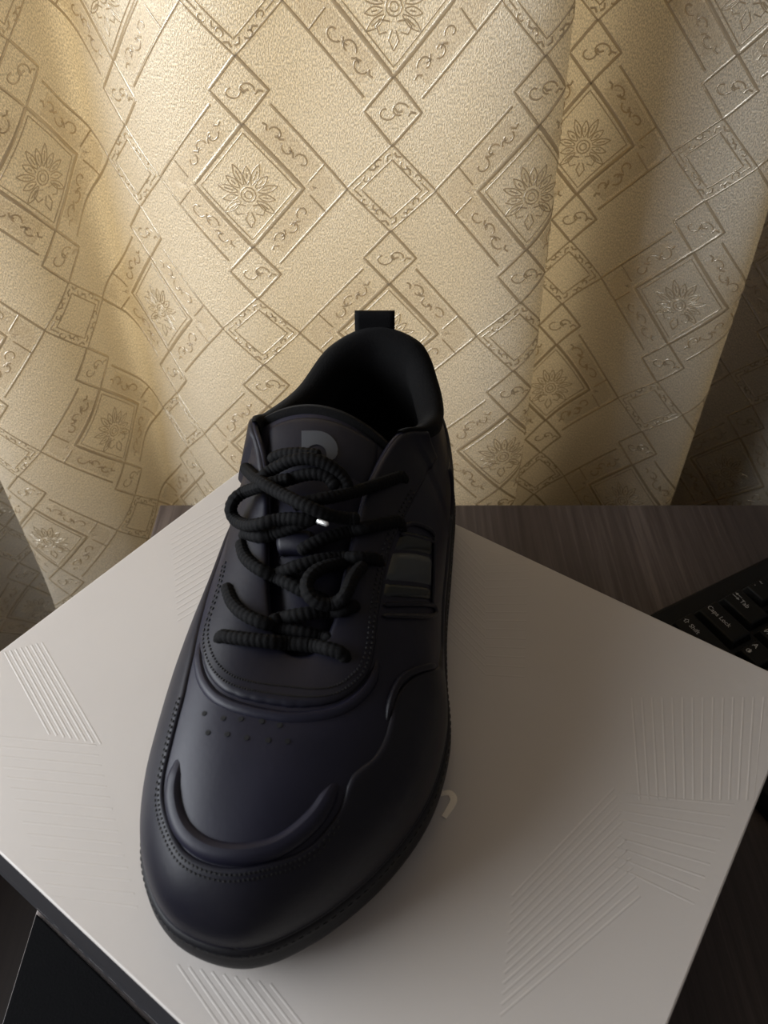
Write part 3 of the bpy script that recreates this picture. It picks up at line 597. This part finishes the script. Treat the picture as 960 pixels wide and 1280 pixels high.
ks = np.linspace(-7.9, 8.4, 220); ov = overlay('eyestay', ks, fe(ks), np.full(len(ks), .995), .0020, M['leather2'])
fg = curve_t('toe_guard', [(4.0, .50), (5.0, .46), (6.5, .36), (8.0, .26), (-5.2, .12), (-6.5, .10), (-8, .14)])
ks = np.linspace(-8, 8, 240); tgd = overlay('toe_guard', ks, np.full(len(ks), .0), fg(ks), .0016, M['leather2'], open_lo=True)
ks = np.linspace(8.6, 15.6, 90); th = .52+.10*np.cos((ks-12)*1.1)
hc = overlay('heel_counter', ks, np.full(len(ks), .0), th, .0018, M['leather2'], open_lo=True)
# embossed ridges
P, _ = surf_curve(BAKED['ridge'], 80, -(.0014+.0022*(1-np.minimum(1, 2.2*np.sin(np.pi*np.linspace(0, 1, 80)))))[:, None]); sbuild(tube(P, lambda f: .0040*min(1, .45+1.6*math.sin(math.pi*f)), 14), 'vamp_ridge', M['leather'])
fe2 = [(k, t-.030) for k, t in BAKED['eyestay'] if -3.6 < k < 4.4]
P, _ = surf_curve(fe2, 90, -.0012); sbuild(tube(P, lambda f: .0026*min(1, .3+2.5*math.sin(math.pi*f)), 12), 'throat_ridge', M['leather'])
for nm, rr in (('frame_top', .0011), ('frame_top_low', .0009), ('frame_a', .0011), ('frame_side', .0009)):
    P, _ = surf_curve(BAKED[nm], 30, .0006); sbuild(tube(P, rr, 8), 'stripe_piping', M['leather2'])
P, _ = surf_curve(BAKED['side_curve'], 40, (-.0008+.0014*np.minimum(1, 2*np.sin(np.pi*np.linspace(0, 1, 40))))[:, None]); sbuild(tube(P, lambda f: .0015*min(1, .4+1.5*math.sin(math.pi*f)), 10), 'side_ridge', M['leather2'])
# stripes on the outer side
def stripe(name, q, m, h):
    q = np.array(q); f, g = np.meshgrid(np.linspace(0, 1, 14), np.linspace(0, 1, 8), indexing='ij')
    A = (1-f)[..., None]*q[0]+f[..., None]*q[1]; B2 = (1-f)[..., None]*q[3]+f[..., None]*q[2]; kt_ = A*(1-g)[..., None]+B2*g[..., None]
    ed = np.minimum(np.minimum(f, 1-f)*8, np.minimum(g, 1-g)*5).clip(0, 1)
    Pp = upper_pt(kt_[..., 0], kt_[..., 1])+upper_nrm(kt_[..., 0], kt_[..., 1])*(h*np.sqrt(ed))[..., None]
    mb = MB(); mb.grid(Pp); return sbuild(mb, name, m)
stripe('side_stripe', BAKED['stripe_a'], M['satin'], .0012)
tag(stripe('side_stripe', BAKED['stripe_b'], M['stripe'], .0014), 'slate grey side stripe')
stripe('side_stripe', BAKED['stripe_c'], M['satin'], .0012)
# stitching: short sunk threads
def stitches(pts, n, lift, parent, w=.00045):
    P, kt_ = surf_curve(pts, n*2, lift); N_ = upper_nrm(kt_[:, 0], kt_[:, 1]); mb = MB()
    for i in range(n):
        a, b = P[2*i], P[2*i]*.25+P[min(2*i+1, 2*n-1)]*.75; d = (b-a)/(np.linalg.norm(b-a)+1e-9); s = np.cross(N_[2*i], d)*w; hN = N_[2*i]*.0005
        mb.add([a-s, b-s, b+s, a+s, a-s*.6+hN, b-s*.6+hN, b+s*.6+hN, a+s*.6+hN], [(4,5,6,7), (0,1,5,4), (1,2,6,5), (2,3,7,6), (3,0,4,7)])
    return tag(sbuild(mb, 'stitching', M['thread'], parent, False), kind='stuff')
ecur = [(k, t) for k, t in BAKED['eyestay'] if -6.5 < k < 5.6]
stitches([(k, t+.028) for k, t in ecur], 120, .0016, ov); stitches([(k, t+.056) for k, t in ecur], 120, .0017, ov)
gcur = [(k, t) for k, t in BAKED['toe_guard'] if k > -1.6]
stitches([(k, t-.022) for k, t in gcur], 66, .0012, tgd); stitches([(k, t-.042) for k, t in gcur], 66, .0012, tgd)
# perforations
for k, t in BAKED['perforations']:
    c = upper_pt(np.array(k), np.array(t)); n = upper_nrm(np.array(k), np.array(t)); x = np.cross(n, [0, 1, 0]); x /= np.linalg.norm(x); y = np.cross(n, x); mb = MB()
    rg = [c+(x*math.cos(a)+y*math.sin(a))*.00100+n*.00025 for a in np.linspace(0, 2*math.pi, 11)[:-1]]
    r2 = [c+(x*math.cos(a)+y*math.sin(a))*.00070-n*.0010 for a in np.linspace(0, 2*math.pi, 11)[:-1]]
    mb.add(rg+r2, [tuple(range(10))]+[(i, (i+1) % 10, 10+(i+1) % 10, 10+i) for i in range(10)])
    sbuild(mb, 'perforation', M['hole'], upper, False)
# collar: padded roll and lining down to the insole
kc = np.linspace(7.9, 16.9, 120); rim = cyc(RIM_C, kc); inn = -sole_out(kc); G = []
sol = sole_pt(kc)
for i in range(len(kc)):
    n3 = np.array([*inn[i], 0]); u = np.array([0, 0, 1.]); p = rim[i]; e = min(1, (kc[i]-7.9)/1.2, (16.9-kc[i])/1.2); e = .35+.65*max(0, e)
    low = np.array([*(sol[i]+inn[i]*.012), .040])
    g = (e-.35)/.65; prof = [p-n3*.0012*g-u*.0050, p-n3*.0014*g-u*.0010, p-n3*.0002+u*.0014*e, p+n3*.0030*e+u*.0030*e, p+n3*.0068*e+u*.0022*e, p+n3*.0100*e-u*.0020, p+n3*.0112*e-u*.0085, p+n3*.0100*e-u*.0170, p+n3*.006-u*.030]
    prof += [prof[-1]*(1-f)+low*f for f in (.4, .75, 1)]
    G.append(prof)
mb = MB(); mb.grid(G); collar = sbuild(mb, 'collar_lining', M['lining'])
mb = MB(); ki = np.linspace(0, NS, 97)[:-1]; s2 = sole_pt(ki)-sole_out(ki)*.008
mb.add([(*p, .040) for p in s2], [tuple(range(96))]); sbuild(mb, 'insole', M['lining'], None, False)
# tongue
uu, vv = np.meshgrid(np.linspace(-1, 1, 41), np.linspace(0, 1, 41), indexing='ij')
mb = MB(); mb.grid(tongue_pt(uu, vv)); tongue = sbuild(mb, 'tongue', M['leather'])
sd = tongue.modifiers.new('thickness', 'SOLIDIFY'); sd.thickness = .0060; sd.offset = 1 if tongue.data.polygons[0].normal.z < 0 else -1
def tnrm(u, v):
    e = .01; n = np.cross(tongue_pt(u+e, v)-tongue_pt(u-e, v), tongue_pt(u, v+e)-tongue_pt(u, v-e)); n /= np.linalg.norm(n, axis=-1, keepdims=True)
    return n*np.sign(n[..., 2:])
e1 = np.linspace(-.98, .98, 50)
P = tongue_pt(e1, np.full(50, 1.))+np.array([0, .001, -.0016]); sbuild(tube(P, .0034, 10), 'tongue_edge', M['lining'], tongue)
uq, vq = np.meshgrid(np.linspace(-.80, .62, 24), np.linspace(.64, .93, 14), indexing='ij')
mb = MB(); ed = np.minimum(np.minimum(uq+.80, .62-uq)*12, np.minimum(vq-.64, .93-vq)*30).clip(0, 1)
mb.grid(tongue_pt(uq, vq)+tnrm(uq, vq)*(.0012*np.sqrt(ed))[..., None]); patch = sbuild(mb, 'tongue_patch', M['leather2'], tongue)
lo, li = np.array(BAKED['logo_outer']), np.array(BAKED['logo_inner']); n = 16
a_, _ = spline(lo, 24); b_, _ = spline(li, 24); mb = MB(); G = []
for i in range(24):
    row = []
    for f in np.linspace(0, 1, 6):
        q = a_[i]*(1-f)+b_[i]*f; row.append(tongue_pt(q[0], q[1])+tnrm(q[0], q[1])*.0016)
    G.append(row)
mb.grid(G); tag(sbuild(mb, 'tongue_logo', M['logo'], patch), 'slate grey rounded logo print')
kq = np.array(BAKED['keeper']); G = []
for f in np.linspace(0, 1, 10):
    row = []
    for g in np.linspace(0, 1, 8):
        q = (kq[0]*(1-f)+kq[1]*f)*(1-g)+(kq[3]*(1-f)+kq[2]*f)*g
        row.append(tongue_pt(q[0], q[1])+tnrm(q[0], q[1])*(.0012+.0042*math.sin(math.pi*g)**.6))
    G.append(row)
mb = MB(); mb.grid(G); kp = sbuild(mb, 'lace_keeper', M['leather2'], tongue)
kp.modifiers.new('thickness', 'SOLIDIFY').thickness = .0012
# heel pull tab: folded webbing loop
tx0, tx1 = -.0150, .0055; G = []
prof = [(.3680,.094),(.3735,.1035),(.3750,.1105),(.3748,.1150),(.3728,.1166),(.3706,.1150),(.3698,.1100),(.3690,.1040)]
for x in np.linspace(tx0, tx1, 8): G.append([(x, y+.001, z) for y, z in spline(prof, 22)[0]])
mb = MB(); mb.grid(G); pt_ = sbuild(mb, 'pull_tab', M['cord']); pt_.modifiers.new('thickness', 'SOLIDIFY').thickness = .0011
# laces
LR = .0027
SINK = dict(lace_a='ab', lace_b='a', lace_c='b', lace_d='a', lace_e='b', lace_f='b', lace_g='b', lace_h='a')
for nm in ('lace_a','lace_b','lace_c','lace_d','lace_e','lace_f','lace_g','lace_h','lace_loop','bow_ring','bow_tip','bow_arc','bow_back','bow_under'):
    P0 = np.array(BAKED[nm])
    for end in SINK.get(nm, ''):                     # the cord turns down into its eyelet
        a, c = (P0[0], P0[1]) if end == 'a' else (P0[-1], P0[-2]); d = (a-c)/np.linalg.norm(a-c)
        x = np.array([a+d*.0022+np.array([0, 0, -.0022]), a+d*.0030+np.array([0, 0, -.0085])])
        P0 = np.vstack([x[::-1], P0]) if end == 'a' else np.vstack([P0, x])
    Ln = spline(P0, 50)[1]; P, _ = spline(P0, max(30, int(Ln/.00045)))
    sbuild(tube(P, LR, 12, ribs=1, pitch=.0023, amp=.11), 'lace', M['cord'])
P, _ = spline(BAKED['aglet'], 12); tag(sbuild(tube(P, .0011, 8), 'aglet', M['silver']), 'small silver lace tip')

# ------------------------------------------------------------------ keyboard
KA = R(-63.0); PIT = .0210
ex = np.array([math.cos(KA), math.sin(KA)]); ey = np.array([-ex[1], ex[0]])
K0 = np.array((.2129, .3570))                                  # left end of the caps-lock row on the desk plane
kb = empty('keyboard', (K0[0], K0[1], DESK_Z), KA); tag(kb, 'black computer keyboard with white legends on desk behind the box', 'keyboard')
DEP0, DEP1, LEN = -2.60*PIT, 3.75*PIT, 15.9*PIT
mb = MB()
prof = [(DEP0-.010, 0), (DEP0-.012, .006), (DEP0-.006, .013), (DEP1+.004, .021), (DEP1+.012, .016), (DEP1+.012, 0)]
G = [[(x, y, z) for y, z in prof+prof[:1]] for x in (-.013, LEN+.013)]
mb.grid(G); mb.f.append((5, 4, 3, 2, 1, 0)); mb.f.append(tuple(7+i for i in range(6)))
cs = mb.build('case', M['kb'], kb); fix_normals(cs); bevel(cs, .003, 3)
def surf_z(y): return .013+(.021-.013)*(y-(DEP0-.006))/((DEP1+.004)-(DEP0-.006))
TILT = math.atan2(.008, (DEP1+.004)-(DEP0-.006))
def keymesh(w):
    mb = MB(); hw, hd = w*PIT/2-.0009, PIT/2-.0009; tw, td = hw-.0024, hd-.0026
    mb.add([(-hw,-hd,0),(hw,-hd,0),(hw,hd,0),(-hw,hd,0),(-tw,-td+.0004,.0062),(tw,-td+.0004,.0062),(tw,td+.0008,.0068),(-tw,td+.0008,.0068)],
           [(4,5,6,7),(0,1,5,4),(1,2,6,5),(2,3,7,6),(3,0,4,7)])
    return mb
kmesh = {}
def legend(key, txt, x, y, size, rot=0):
    cu = bpy.data.curves.new('legend', 'FONT'); cu.body = txt; cu.size = size; cu.extrude = .00003
    to = bpy.data.objects.new('legend_text', cu); col.objects.link(to)
    dg = bpy.context.evaluated_depsgraph_get(); me = bpy.data.meshes.new_from_object(to.evaluated_get(dg)); bpy.data.objects.remove(to); bpy.data.curves.remove(cu)
    me.materials.clear(); me.materials.append(M['legend'])
    o = bpy.data.objects.new('legend', me); col.objects.link(o); o.parent = key; o.location = (x, y, .00675); return o
def arrows(key, x, y):
    mb = MB()
    for sg2, yy in ((-1, y+.0016), (1, y-.0010)):
        x0, x1 = x, x+.0058; h = .0001
        mb.add([(x0,yy-.0002,h),(x1,yy-.0002,h),(x1,yy+.0002,h),(x0,yy+.0002,h)], [(0,1,2,3)])
        tx = x0 if sg2 < 0 else x1
        mb.add([(tx,yy,h),(tx-sg2*.0018,yy+.0011,h),(tx-sg2*.0018,yy-.0011,h)], [(0,1,2) if sg2 < 0 else (0,2,1)])
    o = mb.build('legend', M['legend'], key); o.location = (0, 0, .0068)
ROWS = [  # (row offset in pitches from caps row, keys (width, latin, second))
 (3.2, [(1,'Esc',''),(1,'F1',''),(1,'F2',''),(1,'F3',''),(1,'F4',''),(1,'F5',''),(1,'F6',''),(1,'F7',''),(1,'F8',''),(1,'F9',''),(1,'F10',''),(1,'F11',''),(1,'F12',''),(1,'',''),(1,'','')]),
 (2, [(1,'~','`'),(1,'!','1'),(1,'@','2'),(1,'#','3'),(1,'$','4'),(1,'%','5'),(1,'^','6'),(1,'&','7'),(1,'*','8'),(1,'(','9'),(1,')','0'),(1,'-',''),(1,'=',''),(2,'Backspace','')]),
 (1, [(1.5,'Tab',''),(1,'Q','Й'),(1,'W','Ц'),(1,'E','У'),(1,'R','К'),(1,'T','Е'),(1,'Y','Н'),(1,'U','Г'),(1,'I','Ш'),(1,'O','Щ'),(1,'P','З'),(1,'[','Х'),(1,']','Ъ'),(1.5,'','')]),
 (0, [(1.75,'Caps Lock',''),(1,'A','Ф'),(1,'S','Ы'),(1,'D','В'),(1,'F','А'),(1,'G','П'),(1,'H','Р'),(1,'J','О'),(1,'K','Л'),(1,'L','Д'),(1,';','Ж'),(1,'"','Э'),(2.25,'Enter','')]),
 (-1, [(2.25,'\u21e7 Shift',''),(1,'Z','Я'),(1,'X','Ч'),(1,'C','С'),(1,'V','М'),(1,'B','И'),(1,'N','Т'),(1,'M','Ь'),(1,',','Б'),(1,'.','Ю'),(1,'/',''),(2.75,'Shift','')]),
 (-2, [(1.25,'Ctrl',''),(1.25,'Win',''),(1.25,'Alt',''),(6.25,'',''),(1.25,'Alt',''),(1.25,'',''),(1.25,'',''),(1.25,'Ctrl','')]),
]
for ro, keys in ROWS:
    x = 0
    for wd, a, b in keys:
        if wd not in kmesh:
            proto = keymesh(wd).build('key', M['key']); bevel(proto, .0009, 2); kmesh[wd] = proto.data; bpy.data.objects.remove(proto)
        key = bpy.data.objects.new('key', kmesh[wd]); col.objects.link(key); key.parent = kb; bevel(key, .0009, 2)
        yc = ro*PIT; key.location = ((x+wd/2)*PIT, yc, surf_z(yc)-.0012); key.rotation_euler = (TILT, 0, 0)
        lx = -wd*PIT/2+.0042
        if a == 'Tab': arrows(key, lx, .0012); legend(key, 'Tab', lx+.0066, -.0006, .0046)
        elif len(a) > 1: legend(key, a, lx, -.0012, .0046)
        elif a:
            legend(key, a, lx, .0014, .0052)
            if b: legend(key, b, lx+.0005, -.0052, .0050)
        x += wd
